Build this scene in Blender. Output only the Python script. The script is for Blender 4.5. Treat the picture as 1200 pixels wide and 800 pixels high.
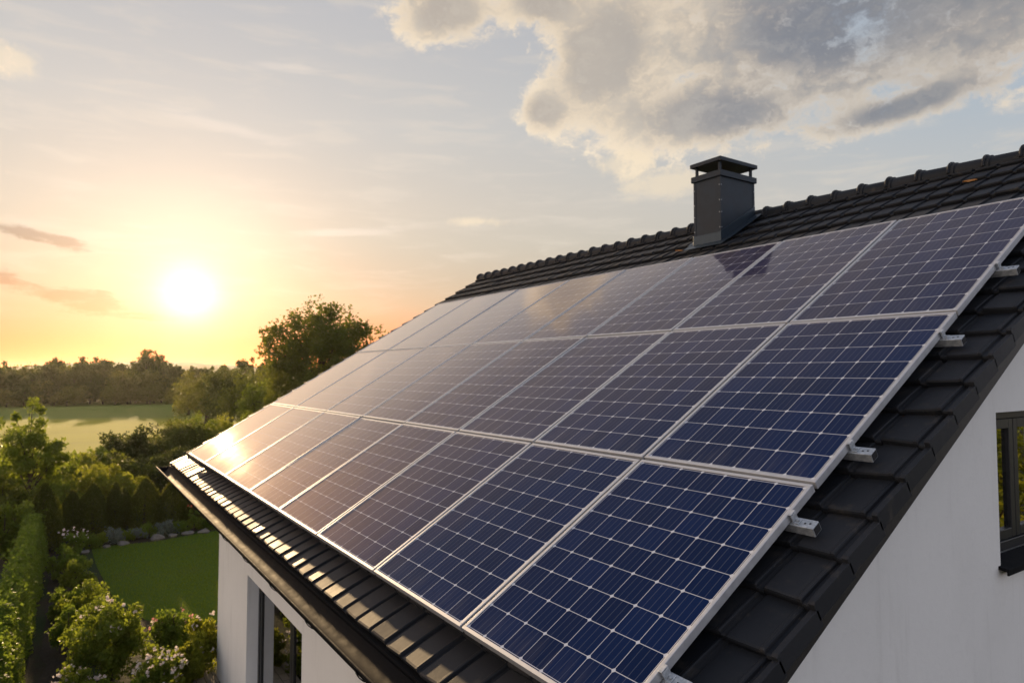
import bpy, bmesh, math, random
import numpy as np
from mathutils import Vector, Matrix
for o in list(bpy.data.objects): bpy.data.objects.remove(o)
SC = bpy.context.scene
COL = SC.collection
R = math.radians

# ------------------------------------------------------------------ camera, sky, sun, exposure
CAM = Vector((1.935, -1.766, 4.967))
YAW, PITCH = R(33.758), R(2.632)          # heading from -X towards +Y, upward tilt
cd = bpy.data.cameras.new('camera'); cam = bpy.data.objects.new('camera', cd); COL.objects.link(cam)
fw = Vector((-math.cos(YAW)*math.cos(PITCH), math.sin(YAW)*math.cos(PITCH), math.sin(PITCH)))
cam.location = CAM; cam.rotation_euler = fw.to_track_quat('-Z', 'Y').to_euler()
cd.sensor_width = 36; cd.lens = 788.1/1200*36; cd.clip_start = 0.05; cd.clip_end = 6000
cd.dof.use_dof = True; cd.dof.focus_distance = 3.2; cd.dof.aperture_fstop = 4.0
SC.camera = cam

SUN_AZ, SUN_EL = R(8.0), R(7.3)           # azimuth from -X towards +Y
SUN_GLOW_EL = R(6.0)
def sdir(az, el): return Vector((-math.cos(az)*math.cos(el), math.sin(az)*math.cos(el), math.sin(el)))
SD = sdir(R(3.2), SUN_EL)             # the lamp
sl = bpy.data.lights.new('sun', 'SUN'); so = bpy.data.objects.new('sun', sl); COL.objects.link(so)
sl.energy = 4.9; sl.angle = R(0.6); sl.color = (1.0, 0.69, 0.37)
so.rotation_euler = SD.to_track_quat('Z', 'Y').to_euler(); so.location = (-30, 5, 30)

SC.view_settings.view_transform = 'Standard'; SC.view_settings.look = 'None'
SC.view_settings.exposure = 0.45; SC.view_settings.gamma = 1.0
try: SC.view_settings.use_curve_mapping = False
except Exception: pass
SC.cycles.max_bounces = 7; SC.cycles.transparent_max_bounces = 8; SC.cycles.volume_bounces = 1
SC.cycles.use_denoising = True
SC.cycles.sample_clamp_indirect = 6.0

class NT:
    """small node tree writer"""
    def __init__(s, tree): s.t = tree; s.t.nodes.clear()
    def n(s, kind, props=None, **ins):
        nd = s.t.nodes.new(kind)
        for k, v in (props or {}).items(): setattr(nd, k, v)
        for k, v in ins.items(): s.set(nd, k, v)
        return nd
    def set(s, nd, key, v):
        key = key.replace('_', ' ') if isinstance(key, str) and key not in nd.inputs else key
        if isinstance(key, str) and len(key) == 2 and key[0] == 'i' and key[1].isdigit(): key = int(key[1])
        sock = nd.inputs[key]
        if isinstance(v, bpy.types.NodeSocket): s.t.links.new(v, sock)
        elif isinstance(v, bpy.types.Node): s.t.links.new(v.outputs[0], sock)
        else: sock.default_value = v
    def m(s, op, a, b=0.0, c=0.0, clamp=False):
        nd = s.t.nodes.new('ShaderNodeMath'); nd.operation = op; nd.use_clamp = clamp
        for i, v in enumerate((a, b, c)): s.set(nd, 'i%d' % i, v)
        return nd.outputs[0]
    def sstep(s, x, lo, hi):
        nd = s.t.nodes.new('ShaderNodeMapRange'); nd.interpolation_type = 'SMOOTHSTEP'
        s.set(nd, 'Value', x); nd.inputs['From Min'].default_value = lo; nd.inputs['From Max'].default_value = hi
        return nd.outputs[0]
    def lin(s, x, a, b, c, d):
        nd = s.t.nodes.new('ShaderNodeMapRange'); s.set(nd, 'Value', x)
        for k, v in zip(('From Min', 'From Max', 'To Min', 'To Max'), (a, b, c, d)): nd.inputs[k].default_value = v
        return nd.outputs[0]
    def mix(s, f, a, b, mode='MIX'):
        nd = s.t.nodes.new('ShaderNodeMix'); nd.data_type = 'RGBA'; nd.blend_type = mode
        s.set(nd, 0, f) if False else None
        for i, v in ((0, f), (6, a), (7, b)):
            sock = nd.inputs[i]
            if isinstance(v, bpy.types.NodeSocket): s.t.links.new(v, sock)
            elif isinstance(v, bpy.types.Node): s.t.links.new(v.outputs[0], sock)
            elif isinstance(v, (tuple, list)): sock.default_value = (*v[:3], 1)
            else: sock.default_value = v
        return nd.outputs[2]
    def ramp(s, x, stops):
        nd = s.t.nodes.new('ShaderNodeValToRGB'); e = nd.color_ramp.elements
        while len(e) < len(stops): e.new(0.5)
        for el, (p, c) in zip(e, stops): el.position = p; el.color = (*c, 1) if len(c) == 3 else c
        s.set(nd, 0, x) if False else s.t.links.new(x if isinstance(x, bpy.types.NodeSocket) else x.outputs[0], nd.inputs[0])
        return nd.outputs[0]
    def noise(s, vec, scale, detail=4, rough=0.55, dist=0.0):
        nd = s.t.nodes.new('ShaderNodeTexNoise')
        if vec is not None: s.set(nd, 'Vector', vec)
        nd.inputs['Scale'].default_value = scale; nd.inputs['Detail'].default_value = detail
        nd.inputs['Roughness'].default_value = rough; nd.inputs['Distortion'].default_value = dist
        return nd.outputs[0]

def build_sky():
    w = bpy.data.worlds.new('World'); SC.world = w; w.use_nodes = True
    N = NT(w.node_tree)
    tc = N.n('ShaderNodeTexCoord').outputs['Generated']
    d = N.n('ShaderNodeVectorMath', {'operation': 'NORMALIZE'}, i0=tc).outputs[0]
    sp = N.n('ShaderNodeSeparateXYZ', i0=d); X, Y, Z = sp.outputs
    el = N.m('MULTIPLY', N.m('ARCSINE', Z), 57.2958)
    az = N.m('MULTIPLY', N.m('ARCTAN2', Y, N.m('MULTIPLY', X, -1)), 57.2958)
    gd = sdir(SUN_AZ, SUN_GLOW_EL)
    dt = N.n('ShaderNodeVectorMath', {'operation': 'DOT_PRODUCT'}, i0=d); dt.inputs[1].default_value = gd
    ang = N.m('MULTIPLY', N.m('ARCCOSINE', N.m('MINIMUM', dt.outputs['Value'], 0.999999)), 57.2958)
    # gradient by height, for the sunward and the far sides
    e01 = N.m('DIVIDE', el, 90.0, clamp=True)
    warm = N.ramp(e01, [(0.0, (.40, .06, .03)), (.025, (.40, .11, .05)), (.06, (.36, .30, .20)), (.15, (.48, .42, .34)),
                        (.22, (.47, .445, .405)), (.32, (.42, .41, .41)), (1, (.14, .20, .34))])
    cool = N.ramp(e01, [(0.0, (.48, .40, .33)), (.08, (.47, .43, .38)), (.15, (.42, .43, .43)), (.22, (.34, .40, .46)),
                        (.33, (.26, .32, .40)), (.42, (.12, .155, .22)), (1, (.09, .13, .24))])
    back = N.ramp(e01, [(0.0, (.62, .63, .73)), (.10, (.73, .74, .83)), (.3, (.58, .60, .69)), (.5, (.24, .28, .38)), (1, (.12, .17, .31))])
    side = N.ramp(e01, [(0.0, (1.25, .96, .74)), (.10, (1.5, 1.24, 1.02)), (.3, (1.25, 1.1, .98)), (.5, (.35, .37, .42)), (1, (.12, .17, .31))])  # unseen back and side of the sky, raised to brighten the walls
    hz = N.n('ShaderNodeVectorMath', {'operation': 'NORMALIZE'}, i0=N.n('ShaderNodeCombineXYZ', i0=X, i1=Y).outputs[0]).outputs[0]
    hd = N.n('ShaderNodeVectorMath', {'operation': 'DOT_PRODUCT'}, i0=hz)
    hd.inputs[1].default_value = (-math.cos(SUN_AZ), math.sin(SUN_AZ), 0)
    hdv = hd.outputs['Value']
    sky = N.mix(N.sstep(hdv, 0.35, 1.0), cool, warm)
    sky = N.mix(N.sstep(hdv, -0.15, 0.5), back, sky)
    sky = N.mix(N.sstep(N.m('SUBTRACT', N.m('MULTIPLY', az, -1.0), 0.0), 14.0, 60.0), sky, N.mix(N.sstep(hdv, -.75, -.3), back, side))
    # ---- clouds
    def blob(a0, e0, ra, re, k=0.0):
        da = N.m('SUBTRACT', az, a0)
        dx = N.m('DIVIDE', da, ra)
        dy = N.m('DIVIDE', N.m('SUBTRACT', N.m('SUBTRACT', el, e0), N.m('MULTIPLY', da, k)), re)
        r = N.m('SQRT', N.m('ADD', N.m('MULTIPLY', dx, dx), N.m('MULTIPLY', dy, dy)))
        return N.m('SUBTRACT', 1.0, r)
    def union(bs):
        o = bs[0]
        for b in bs[1:]: o = N.m('SMOOTH_MAX', o, b, .7)
        return o
    mp = N.n('ShaderNodeMapping', i0=d); mp.inputs['Scale'].default_value = (1, 1, 1.35)
    wv = N.n('ShaderNodeVectorMath', {'operation': 'ADD'}, i0=mp.outputs[0])
    nv = N.n('ShaderNodeTexNoise'); N.set(nv, 'Vector', mp); nv.inputs['Scale'].default_value = 16; nv.inputs['Detail'].default_value = 6; nv.inputs['Roughness'].default_value = .6
    sv = N.n('ShaderNodeVectorMath', {'operation': 'SCALE'}, i0=N.n('ShaderNodeVectorMath', {'operation': 'SUBTRACT'}, i0=nv.outputs['Color']).outputs[0]); sv.inputs['Scale'].default_value = .13
    sv.inputs[0].links[0].from_node.inputs[1].default_value = (.5, .5, .5)
    N.set(wv, 'i1', sv.outputs[0])
    n1 = N.noise(wv, 5.5, 9, 0.60, 0.0); n2 = N.noise(wv, 22.0, 9, 0.68, 0.0)
    v_ = N.n('ShaderNodeTexVoronoi', {'feature': 'F1'}); N.set(v_, 'Vector', wv); v_.inputs['Scale'].default_value = 24
    puffs = N.m('SUBTRACT', .42, v_.outputs['Distance'])
    nz = N.m('ADD', N.m('ADD', N.m('MULTIPLY', N.m('SUBTRACT', n1, 0.5), 3.4), N.m('MULTIPLY', N.m('SUBTRACT', n2, 0.5), 1.5)), N.m('MULTIPLY', puffs, .40))
    mp2 = N.n('ShaderNodeMapping', i0=d); mp2.inputs['Scale'].default_value = (1, 1, 6)
    n3 = N.noise(mp2, 9.0, 8, 0.58, 0.4)
    veil = N.m('MULTIPLY', N.sstep(n3, .46, .72), N.sstep(el, 2.0, 10.0))
    sky = N.mix(N.m('MULTIPLY', veil, .42), sky, (.62, .54, .44))
    wisp = union([blob(11.5, 18.6, 8.5, .75, -.16), blob(20, 11.6, 6, .5, .08), blob(14, 23.5, 4, .7)])
    dw = N.sstep(N.m('ADD', wisp, N.m('MULTIPLY', N.m('SUBTRACT', n3, .5), 2.2)), 0.1, 1.2)
    sky = N.mix(N.m('MULTIPLY', dw, .5), sky, (.66, .58, .50))
    big = union([blob(60.5, 25.4, 19, 9.4, -.06), blob(41.5, 25.4, 7.0, 6.4, .25), blob(51, 20.4, 12, 3.6, -.05),
                 blob(28.3, 28.6, 6.5, 3.6), blob(36.5, 29.5, 5.0, 3.0), blob(36.5, 21.5, 3.0, 2.2), blob(64, 19.0, 9, 1.9, .14), blob(72, 27, 14, 7)])
    bs = N.m('MINIMUM', N.m('SUBTRACT', big, .06), .55)
    edge = N.m('ADD', N.m('MULTIPLY', bs, 1.6), N.m('MULTIPLY', nz, 0.74))
    den = N.sstep(edge, -0.02, 0.62)
    thick = N.sstep(N.m('ADD', N.m('MULTIPLY', N.m('MINIMUM', big, .95), 1.35), N.m('MULTIPLY', nz, 0.44)), 0.14, 0.98)
    lit = N.mix(N.sstep(az, 30, 75), (.98, .76, .48), (.74, .60, .44))
    core = N.mix(N.sstep(az, 40, 57), (.40, .33, .25), (.150, .148, .160))
    belly = N.mix(N.sstep(n1, .44, .66), core, N.mix(.16, core, (.50, .45, .38)))
    ccol = N.mix(thick, lit, belly)
    ccol = N.mix(N.m('MULTIPLY', N.sstep(n2, .42, .66), N.lin(thick, 0, 1, .30, .10)), ccol, (.98, .84, .62))
    sky = N.mix(N.m('MULTIPLY', den, .94), sky, ccol)
    puf = union([blob(47.0, 15.4, 5.0, 1.5, .10), blob(43.5, 17.2, 3.2, 1.2), blob(-3.8, 20.6, 2.4, 1.5), blob(30.8, 12.7, 4, .7)])
    dp = N.sstep(N.m('ADD', puf, N.m('MULTIPLY', nz, 0.55)), 0.15, 0.85)
    sky = N.mix(N.m('MULTIPLY', dp, .62), sky, (.80, .64, .42))
    low = union([blob(1.2, 5.1, 5.5, 1.2, -.17), blob(-2.8, 6.2, 2.6, .5, -.2), blob(4.5, 4.2, 4.5, .35), blob(-1.5, 9.3, 3.0, .5, -.15)])
    dl = N.sstep(N.m('ADD', N.m('MULTIPLY', N.m('MINIMUM', low, .6), 1.2), N.m('ADD', N.m('MULTIPLY', N.m('SUBTRACT', n3, .5), 3.2), N.m('MULTIPLY', nz, .42))), 0.10, 0.75)
    sky = N.mix(N.m('MULTIPLY', dl, .72), sky, (.03, .0, .0))
    warm_fill = union([blob(-17.5, 20.0, 13.0, 16.0), blob(-32, 18, 15, 12)])  # bright peach cloud added out of view to warm the eave tiles and panels
    db = N.sstep(N.m('ADD', warm_fill, N.m('MULTIPLY', nz, .30)), .0, .7)
    sky = N.mix(N.m('MULTIPLY', db, .9), sky, (2.7, 1.62, .92))
    # ---- sun disc and the glow of the air round it
    def gauss(sig): return N.m('EXPONENT', N.m('MULTIPLY', N.m('POWER', N.m('DIVIDE', ang, sig), 2.0), -1.0))
    core_g = gauss(1.9); mid = gauss(6.5); halo = N.m('EXPONENT', N.m('DIVIDE', ang, -9.0))
    def addg(c, f, col):
        vm = N.n('ShaderNodeVectorMath', {'operation': 'SCALE'}); vm.inputs[0].default_value = col; N.set(vm, 'Scale', f)
        return N.n('ShaderNodeVectorMath', {'operation': 'ADD'}, i0=c, i1=vm.outputs[0]).outputs[0]
    sky = addg(sky, N.m('MULTIPLY', core_g, 0.80), (1.0, .93, .80))
    sky = addg(sky, N.m('MULTIPLY', mid, 0.24), (1.0, .86, .64))
    sky = addg(sky, N.m('MULTIPLY', halo, 0.18), (1.0, .74, .42))
    b1 = N.n('ShaderNodeBackground'); N.set(b1, 'Color', sky); b1.inputs['Strength'].default_value = 0.73
    st = N.n('ShaderNodeTexSky', {'sky_type': 'NISHITA', 'sun_disc': False, 'sun_elevation': SUN_EL,
                                  'sun_rotation': math.atan2(-math.cos(SUN_AZ), math.sin(SUN_AZ)), 'dust_density': 0.3})
    b2 = N.n('ShaderNodeBackground'); N.set(b2, 'Color', N.mix(1.0, st.outputs[0], N.ramp(e01, [(0, (.70, .30, .24)), (.05, (.72, .40, .35)), (.12, (.73, .58, .56)), (.3, (.72, .60, .58))]), 'MULTIPLY')); b2.inputs['Strength'].default_value = 0.05
    ad = N.n('ShaderNodeAddShader', i0=b1.outputs[0], i1=b2.outputs[0])
    out = N.n('ShaderNodeOutputWorld'); N.set(out, 'Surface', ad.outputs[0])
    w.cycles.sampling_method = 'MANUAL'; w.cycles.sample_map_resolution = 1024
build_sky()

# ------------------------------------------------------------------ helpers
MATS = {}
def material(name, fn):
    if name not in MATS:
        m = bpy.data.materials.new(name); m.use_nodes = True
        N = NT(m.node_tree); out = N.n('ShaderNodeOutputMaterial')
        sh = fn(N)
        N.set(out, 'Surface', sh.outputs[0] if isinstance(sh, bpy.types.Node) else sh)
        MATS[name] = m
    return MATS[name]
def bsdf(N, col, rough=.5, metal=0.0, spec=.5, bump=None, bstr=.2, bdist=.01):
    p = N.n('ShaderNodeBsdfPrincipled')
    N.set(p, 'Base Color', (*col, 1) if isinstance(col, tuple) else col)
    N.set(p, 'Roughness', rough); N.set(p, 'Metallic', metal); N.set(p, 'Specular IOR Level', spec)
    if bump is not None:
        b = N.n('ShaderNodeBump'); N.set(b, 'Height', bump); b.inputs['Strength'].default_value = bstr; b.inputs['Distance'].default_value = bdist
        N.set(p, 'Normal', b.outputs[0])
    return p
def objco(N): return N.n('ShaderNodeTexCoord').outputs['Object']

class MB:
    def __init__(s): s.v = []; s.f = []; s.uv = {}
    def add(s, vs, fs, T=None):
        b = len(s.v)
        s.v += [tuple(T @ Vector(v)) if T is not None else tuple(v) for v in vs]
        s.f += [tuple(b+i for i in f) for f in fs]
    def box(s, a, b, T=None):
        x0, y0, z0 = a; x1, y1, z1 = b
        s.add([(x0,y0,z0),(x1,y0,z0),(x1,y1,z0),(x0,y1,z0),(x0,y0,z1),(x1,y0,z1),(x1,y1,z1),(x0,y1,z1)],
              [(0,3,2,1),(4,5,6,7),(0,1,5,4),(1,2,6,5),(2,3,7,6),(3,0,4,7)], T)
    def prism(s, poly, axis, a, b, T=None):
        """poly: 2d points, extruded along axis 0 (y,z points) or 1 (x,z points)"""
        def P(p, t): return (t, p[0], p[1]) if axis == 0 else ((p[0], t, p[1]) if axis == 1 else (p[0], p[1], t))
        n = len(poly); vs = [P(p, a) for p in poly] + [P(p, b) for p in poly]
        fs = [tuple(range(n)), tuple(range(2*n-1, n-1, -1))] + [(i, i+n, (i+1) % n+n, (i+1) % n) for i in range(n)]
        s.add(vs, fs, T)
    def tube(s, path, rad, n=7, cap=True):
        path = [Vector(p) for p in path]; rings = []
        up = Vector((.31, .87, .38)).normalized()
        for i, p in enumerate(path):
            t = (path[min(i+1, len(path)-1)] - path[max(i-1, 0)]).normalized()
            a = t.cross(up).normalized(); b = t.cross(a)
            rr = rad[i] if isinstance(rad, (list, tuple)) else rad
            rings.append([p + rr*(math.cos(q)*a + math.sin(q)*b) for q in [2*math.pi*k/n for k in range(n)]])
        vs = [v for r in rings for v in r]; fs = []
        for i in range(len(path)-1):
            for k in range(n): fs.append((i*n+k, i*n+(k+1) % n, (i+1)*n+(k+1) % n, (i+1)*n+k))
        if cap: fs += [tuple(range(n-1, -1, -1)), tuple(range((len(path)-1)*n, len(path)*n))]
        s.add(vs, fs)
    def lathe(s, prof, seg=16, T=None):
        vs = []; fs = []
        for k in range(seg):
            a = 2*math.pi*k/seg
            vs += [(r*math.cos(a), r*math.sin(a), z) for r, z in prof]
        n = len(prof)
        for k in range(seg):
            for i in range(n-1):
                fs.append((k*n+i, ((k+1) % seg)*n+i, ((k+1) % seg)*n+i+1, k*n+i+1))
        s.add(vs, fs, T)
    def build(s, name, mat, parent=None, bevel=0.0, smooth=None):
        me = bpy.data.meshes.new(name); me.from_pydata(s.v, [], s.f)
        bm = bmesh.new(); bm.from_mesh(me); bmesh.ops.recalc_face_normals(bm, faces=bm.faces); bm.to_mesh(me); bm.free()
        return link(name, me, mat, parent, bevel, smooth)
def link(name, me, mat, parent=None, bevel=0.0, smooth=None):
    if mat and not me.materials: me.materials.append(mat)
    o = bpy.data.objects.new(name, me); COL.objects.link(o)
    if parent is not None: o.parent = parent
    if smooth is not None:
        me.polygons.foreach_set('use_smooth', [True]*len(me.polygons))
        if smooth < 180: me.set_sharp_from_angle(angle=R(smooth))
    if bevel:
        b = o.modifiers.new('bevel', 'BEVEL'); b.width = bevel; b.segments = 2; b.limit_method = 'ANGLE'; b.angle_limit = R(40)
    return o
def np_mesh(name, V, F):
    """V (n,3), F (m,4) or (m,3)"""
    me = bpy.data.meshes.new(name); k = F.shape[1]
    me.vertices.add(len(V)); me.vertices.foreach_set('co', np.ascontiguousarray(V, dtype=np.float32).ravel())
    me.loops.add(F.size); me.loops.foreach_set('vertex_index', np.ascontiguousarray(F, dtype=np.int32).ravel())
    me.polygons.add(len(F)); me.polygons.foreach_set('loop_start', np.arange(0, F.size, k, dtype=np.int32))
    me.update(calc_edges=True); me.validate(); return me
def tag(o, label=None, cat=None, group=None, kind=None):
    if label: o['label'] = label
    if cat: o['category'] = cat
    if group: o['group'] = group
    if kind: o['kind'] = kind
    return o
def empty(name, loc, label, cat, group=None, rot=(0, 0, 0)):
    o = bpy.data.objects.new(name, None); COL.objects.link(o); o.location = loc; o.rotation_euler = rot
    o.empty_display_size = .1
    return tag(o, label, cat, group)
def structure(o): o['kind'] = 'structure'; return o

# ------------------------------------------------------------------ materials
def m_tile(N):
    co = objco(N); isl = N.n('ShaderNodeNewGeometry').outputs['Random Per Island']
    n = N.noise(co, 9, 6, .6); n2 = N.noise(co, 90, 3, .6)
    c = N.mix(isl, (.012, .014, .018), (.027, .028, .032))
    c = N.mix(N.m('MULTIPLY', N.sstep(n, .55, .78), .8), c, (.060, .052, .044))
    lich = N.noise(co, 34, 5, .7)
    c = N.mix(N.m('MULTIPLY', N.m('MULTIPLY', N.sstep(lich, .66, .74), N.sstep(n, .45, .6)), .7), c, (.16, .15, .12))
    rough = N.m('ADD', N.lin(isl, 0, 1, .50, .64), N.m('MULTIPLY', N.m('SUBTRACT', n, .5), .25), clamp=True)
    p = bsdf(N, c, rough, 0, .22, N.m('ADD', N.m('MULTIPLY', n2, .5), N.noise(co, 28, 3, .5)), .14, .003)
    p.inputs['Coat Weight'].default_value = 0.0
    return p
def m_dark_metal(N):
    n = N.noise(objco(N), 14, 4, .6)
    return bsdf(N, N.mix(n, (.006, .007, .008), (.013, .013, .015)), N.lin(n, .3, .7, .6, .75), .0, .06)
def m_board(N):
    mp = N.n('ShaderNodeMapping', i0=objco(N)); mp.inputs['Scale'].default_value = (1, 6, 6)
    n = N.noise(mp, 5, 5, .6)
    return bsdf(N, N.mix(n, (.016, .014, .013), (.040, .036, .034)), .55, 0, .4, n, .2, .004)
def m_chimney(N):
    n = N.noise(objco(N), 3.5, 6, .65); n2 = N.noise(objco(N), 60, 3, .6)
    c = N.mix(N.sstep(n, .35, .7), (.012, .020, .031), (.024, .036, .052))
    return bsdf(N, c, N.lin(n, .3, .7, .45, .62), .0, .3, n2, .12, .003)
def m_flash(N):
    n = N.noise(objco(N), 10, 5, .6)
    return bsdf(N, N.mix(n, (.018, .030, .044), (.045, .066, .090)), .38, .5, .5, n, .2, .006)
def m_plaster(N):
    co = objco(N); n = N.noise(co, 140, 4, .65); s = N.noise(co, 1.1, 6, .6)
    mp = N.n('ShaderNodeMapping', i0=co); mp.inputs['Scale'].default_value = (5, 5, .5)
    st = N.noise(mp, 1.5, 5, .6)
    c = N.mix(N.m('MULTIPLY', N.sstep(s, .4, .75), .5), (.80, .785, .76), (.70, .685, .66))
    c = N.mix(N.m('MULTIPLY', N.sstep(st, .52, .8), .42), c, (.58, .56, .53))
    tw = N.noise(co, 16, 5, .6, .8)
    h = N.m('ADD', N.m('MULTIPLY', n, .45), tw)
    c = N.mix(N.m('MULTIPLY', N.sstep(tw, .5, .75), .16), c, (.66, .65, .63))
    return bsdf(N, c, .88, 0, .3, h, .42, .006)
def m_alu(N):
    n = N.noise(objco(N), 30, 4, .6)
    mp = N.n('ShaderNodeMapping', i0=objco(N)); mp.inputs['Scale'].default_value = (2, 2, 160)
    return bsdf(N, N.mix(n, (.46, .47, .50), (.62, .63, .65)), N.lin(n, .3, .7, .42, .60), .6, .4)
def m_galv(N):
    n = N.noise(objco(N), 45, 4, .7)
    return bsdf(N, N.mix(N.sstep(n, .3, .7), (.36, .39, .42), (.62, .64, .66)), N.lin(n, .3, .7, .35, .55), .6, .5)
def m_slot(N): return bsdf(N, (.015, .015, .017), .6)
def m_cells(N):
    uv = N.n('ShaderNodeUVMap').outputs[0]
    sp = N.n('ShaderNodeSeparateXYZ', i0=uv); U, V = sp.outputs[0], sp.outputs[1]
    u = N.m('MULTIPLY', U, 7.0); v = N.m('MULTIPLY', V, 9.0)
    def edge(x):   # distance to the nearest cell border, 0 .. .5
        f = N.m('FRACT', N.m('ADD', x, 10.0)); return N.m('MINIMUM', f, N.m('SUBTRACT', 1.0, f))
    du, dv = edge(u), edge(v)
    line = N.m('MAXIMUM', N.m('SUBTRACT', 1.0, N.sstep(du, .005, .0145)), N.m('SUBTRACT', 1.0, N.sstep(dv, .005, .0145)))
    dia = N.m('SUBTRACT', 1.0, N.sstep(N.m('ADD', du, dv), .070, .092))
    grid = N.m('MAXIMUM', line, dia)
    fu = N.m('FRACT', N.m('ADD', N.m('MULTIPLY', u, 4.0), 10.0))
    bb = N.m('SUBTRACT', 1.0, N.sstep(N.m('MINIMUM', fu, N.m('SUBTRACT', 1.0, fu)), .018, .05))
    # fine silver fingers across each cell and blotchy blue crystal tone
    ff = N.m('FRACT', N.m('MULTIPLY', v, 36.0)); fin = N.m('SUBTRACT', 1.0, N.sstep(N.m('ABSOLUTE', N.m('SUBTRACT', ff, .5)), .05, .2))
    cid = N.n('ShaderNodeCombineXYZ', i0=N.m('FLOOR', u), i1=N.m('FLOOR', v), i2=N.n('ShaderNodeObjectInfo').outputs['Random'])
    wn = N.n('ShaderNodeTexWhiteNoise', i0=cid.outputs[0]).outputs[0]
    oc = N.n('ShaderNodeTexCoord').outputs['Object']
    mp = N.n('ShaderNodeMapping', i0=oc); mp.inputs['Scale'].default_value = (14, 1.2, 1)
    streak = N.noise(mp, 4, 4, .6)
    blot = N.noise(oc, 2.2, 5, .6)
    cell = N.mix(wn, (.0012, .0095, .048), (.0026, .0150, .074))
    cell = N.mix(N.m('MULTIPLY', streak, .4), cell, (.0015, .0125, .064))
    cell = N.mix(N.m('MULTIPLY', fin, .04), cell, (.10, .13, .24))
    cell = N.mix(N.m('MULTIPLY', bb, .20), cell, (.30, .34, .44))
    col = N.mix(grid, cell, (.56, .59, .66))
    dust = N.noise(oc, 70, 4, .7)
    col = N.mix(N.m('MULTIPLY', N.sstep(N.m('ADD', N.m('MULTIPLY', blot, .6), N.m('MULTIPLY', dust, .4)), .45, .75), .005), col, (.55, .45, .35))
    # rain-washed dust: settled along each lower frame edge, in runs
    mpd = N.n('ShaderNodeMapping', i0=oc); mpd.inputs['Scale'].default_value = (9, .8, 1)
    run = N.noise(mpd, 2.2, 5, .65)
    sett = N.m('MULTIPLY', N.m('SUBTRACT', 1.0, N.sstep(V, .0, .16)), N.sstep(run, .38, .68))
    col = N.mix(N.m('ADD', N.m('MULTIPLY', sett, .05), N.m('MULTIPLY', N.sstep(run, .62, .8), .012)), col, (.50, .45, .38))
    p = bsdf(N, col, .55, 0, 0.0)
    # coated cover glass: weak reflection seen square on, strong at grazing angles, slightly warm
    lw = N.n('ShaderNodeLayerWeight'); lw.inputs['Blend'].default_value = .5
    F = N.m('ADD', N.m('MULTIPLY', N.m('POWER', lw.outputs['Facing'], 5.2), .97), .010)
    F = N.m('ADD', F, N.m('MULTIPLY', N.sstep(lw.outputs['Facing'], .70, .86), .38), clamp=True)
    gl = N.n('ShaderNodeBsdfGlossy'); gl.inputs['Color'].default_value = (1.0, .90, .81, 1); N.set(gl, 'Roughness', N.lin(blot, .3, .7, .05, .075))
    b = N.n('ShaderNodeBump'); N.set(b, 'Height', N.noise(oc, 1.2, 2, .5)); b.inputs['Strength'].default_value = .02; b.inputs['Distance'].default_value = .01
    N.set(gl, 'Normal', b.outputs[0])
    # film of dust on the glass: a broad, weak sheen round the mirror direction
    g2 = N.n('ShaderNodeBsdfGlossy'); g2.inputs['Color'].default_value = (1.0, .74, .58, 1); g2.inputs['Roughness'].default_value = .60
    w2 = N.m('MULTIPLY', N.lin(lw.outputs['Facing'], .56, .86, .0, .12), N.lin(dust, .3, .7, .75, 1.25), clamp=True)
    pm = N.n('ShaderNodeMixShader', i0=w2, i1=p.outputs[0], i2=g2.outputs[0])
    return N.n('ShaderNodeMixShader', i0=F, i1=pm.outputs[0], i2=gl.outputs[0])
def m_backsheet(N): return bsdf(N, (.03, .03, .033), .6)
def m_glass(N):
    gl = N.n('ShaderNodeBsdfGlossy'); gl.inputs['Roughness'].default_value = .012; gl.inputs['Color'].default_value = (1, 1, 1, 1)
    tr = N.n('ShaderNodeBsdfTransparent'); tr.inputs['Color'].default_value = (.55, .60, .58, 1)
    fr = N.n('ShaderNodeFresnel'); fr.inputs['IOR'].default_value = 1.9
    f = N.m('ADD', N.m('MULTIPLY', fr.outputs[0], .85), .22, clamp=True)
    return N.n('ShaderNodeMixShader', i0=f, i1=tr.outputs[0], i2=gl.outputs[0])
def m_winframe(N): return bsdf(N, (.018, .019, .021), .38, 0, .5)
def m_curtain(N):
    return bsdf(N, (.52, .52, .52), .9)
def m_room(N): return bsdf(N, (.06, .055, .05), .9)
def m_bark(N):
    n = N.noise(objco(N), 12, 5, .6)
    return bsdf(N, N.mix(n, (.035, .025, .018), (.11, .085, .06)), .9, 0, .2, n, .6, .02)
def leafmat(name, a, b, trans, gloss=.2):
    def fn(N):
        isl = N.n('ShaderNodeNewGeometry').outputs['Random Per Island']
        c = N.mix(isl, a, b)
        p = bsdf(N, c, .5, 0, gloss)
        t = N.n('ShaderNodeBsdfTranslucent'); tc = N.mix(.5, c, trans); N.set(t, 'Color', tc)
        return N.n('ShaderNodeMixShader', i0=.5, i1=p.outputs[0], i2=t.outputs[0])
    return material(name, fn)
def m_soil(N):
    co = objco(N); n = N.noise(co, .6, 6, .6); n2 = N.noise(co, 14, 5, .7); n3 = N.noise(co, .035, 5, .6)
    c = N.mix(n2, (.020, .016, .010), (.055, .045, .028))
    c = N.mix(N.sstep(n, .40, .62), c, (.030, .048, .014))
    far = N.mix(n3, (.045, .070, .016), (.085, .090, .022))
    ds = N.m('ABSOLUTE', N.n('ShaderNodeSeparateXYZ', i0=co).outputs[0])
    c = N.mix(N.sstep(ds, 22, 40), c, far)
    return bsdf(N, c, .95, 0, .2, n2, .6, .05)
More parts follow.
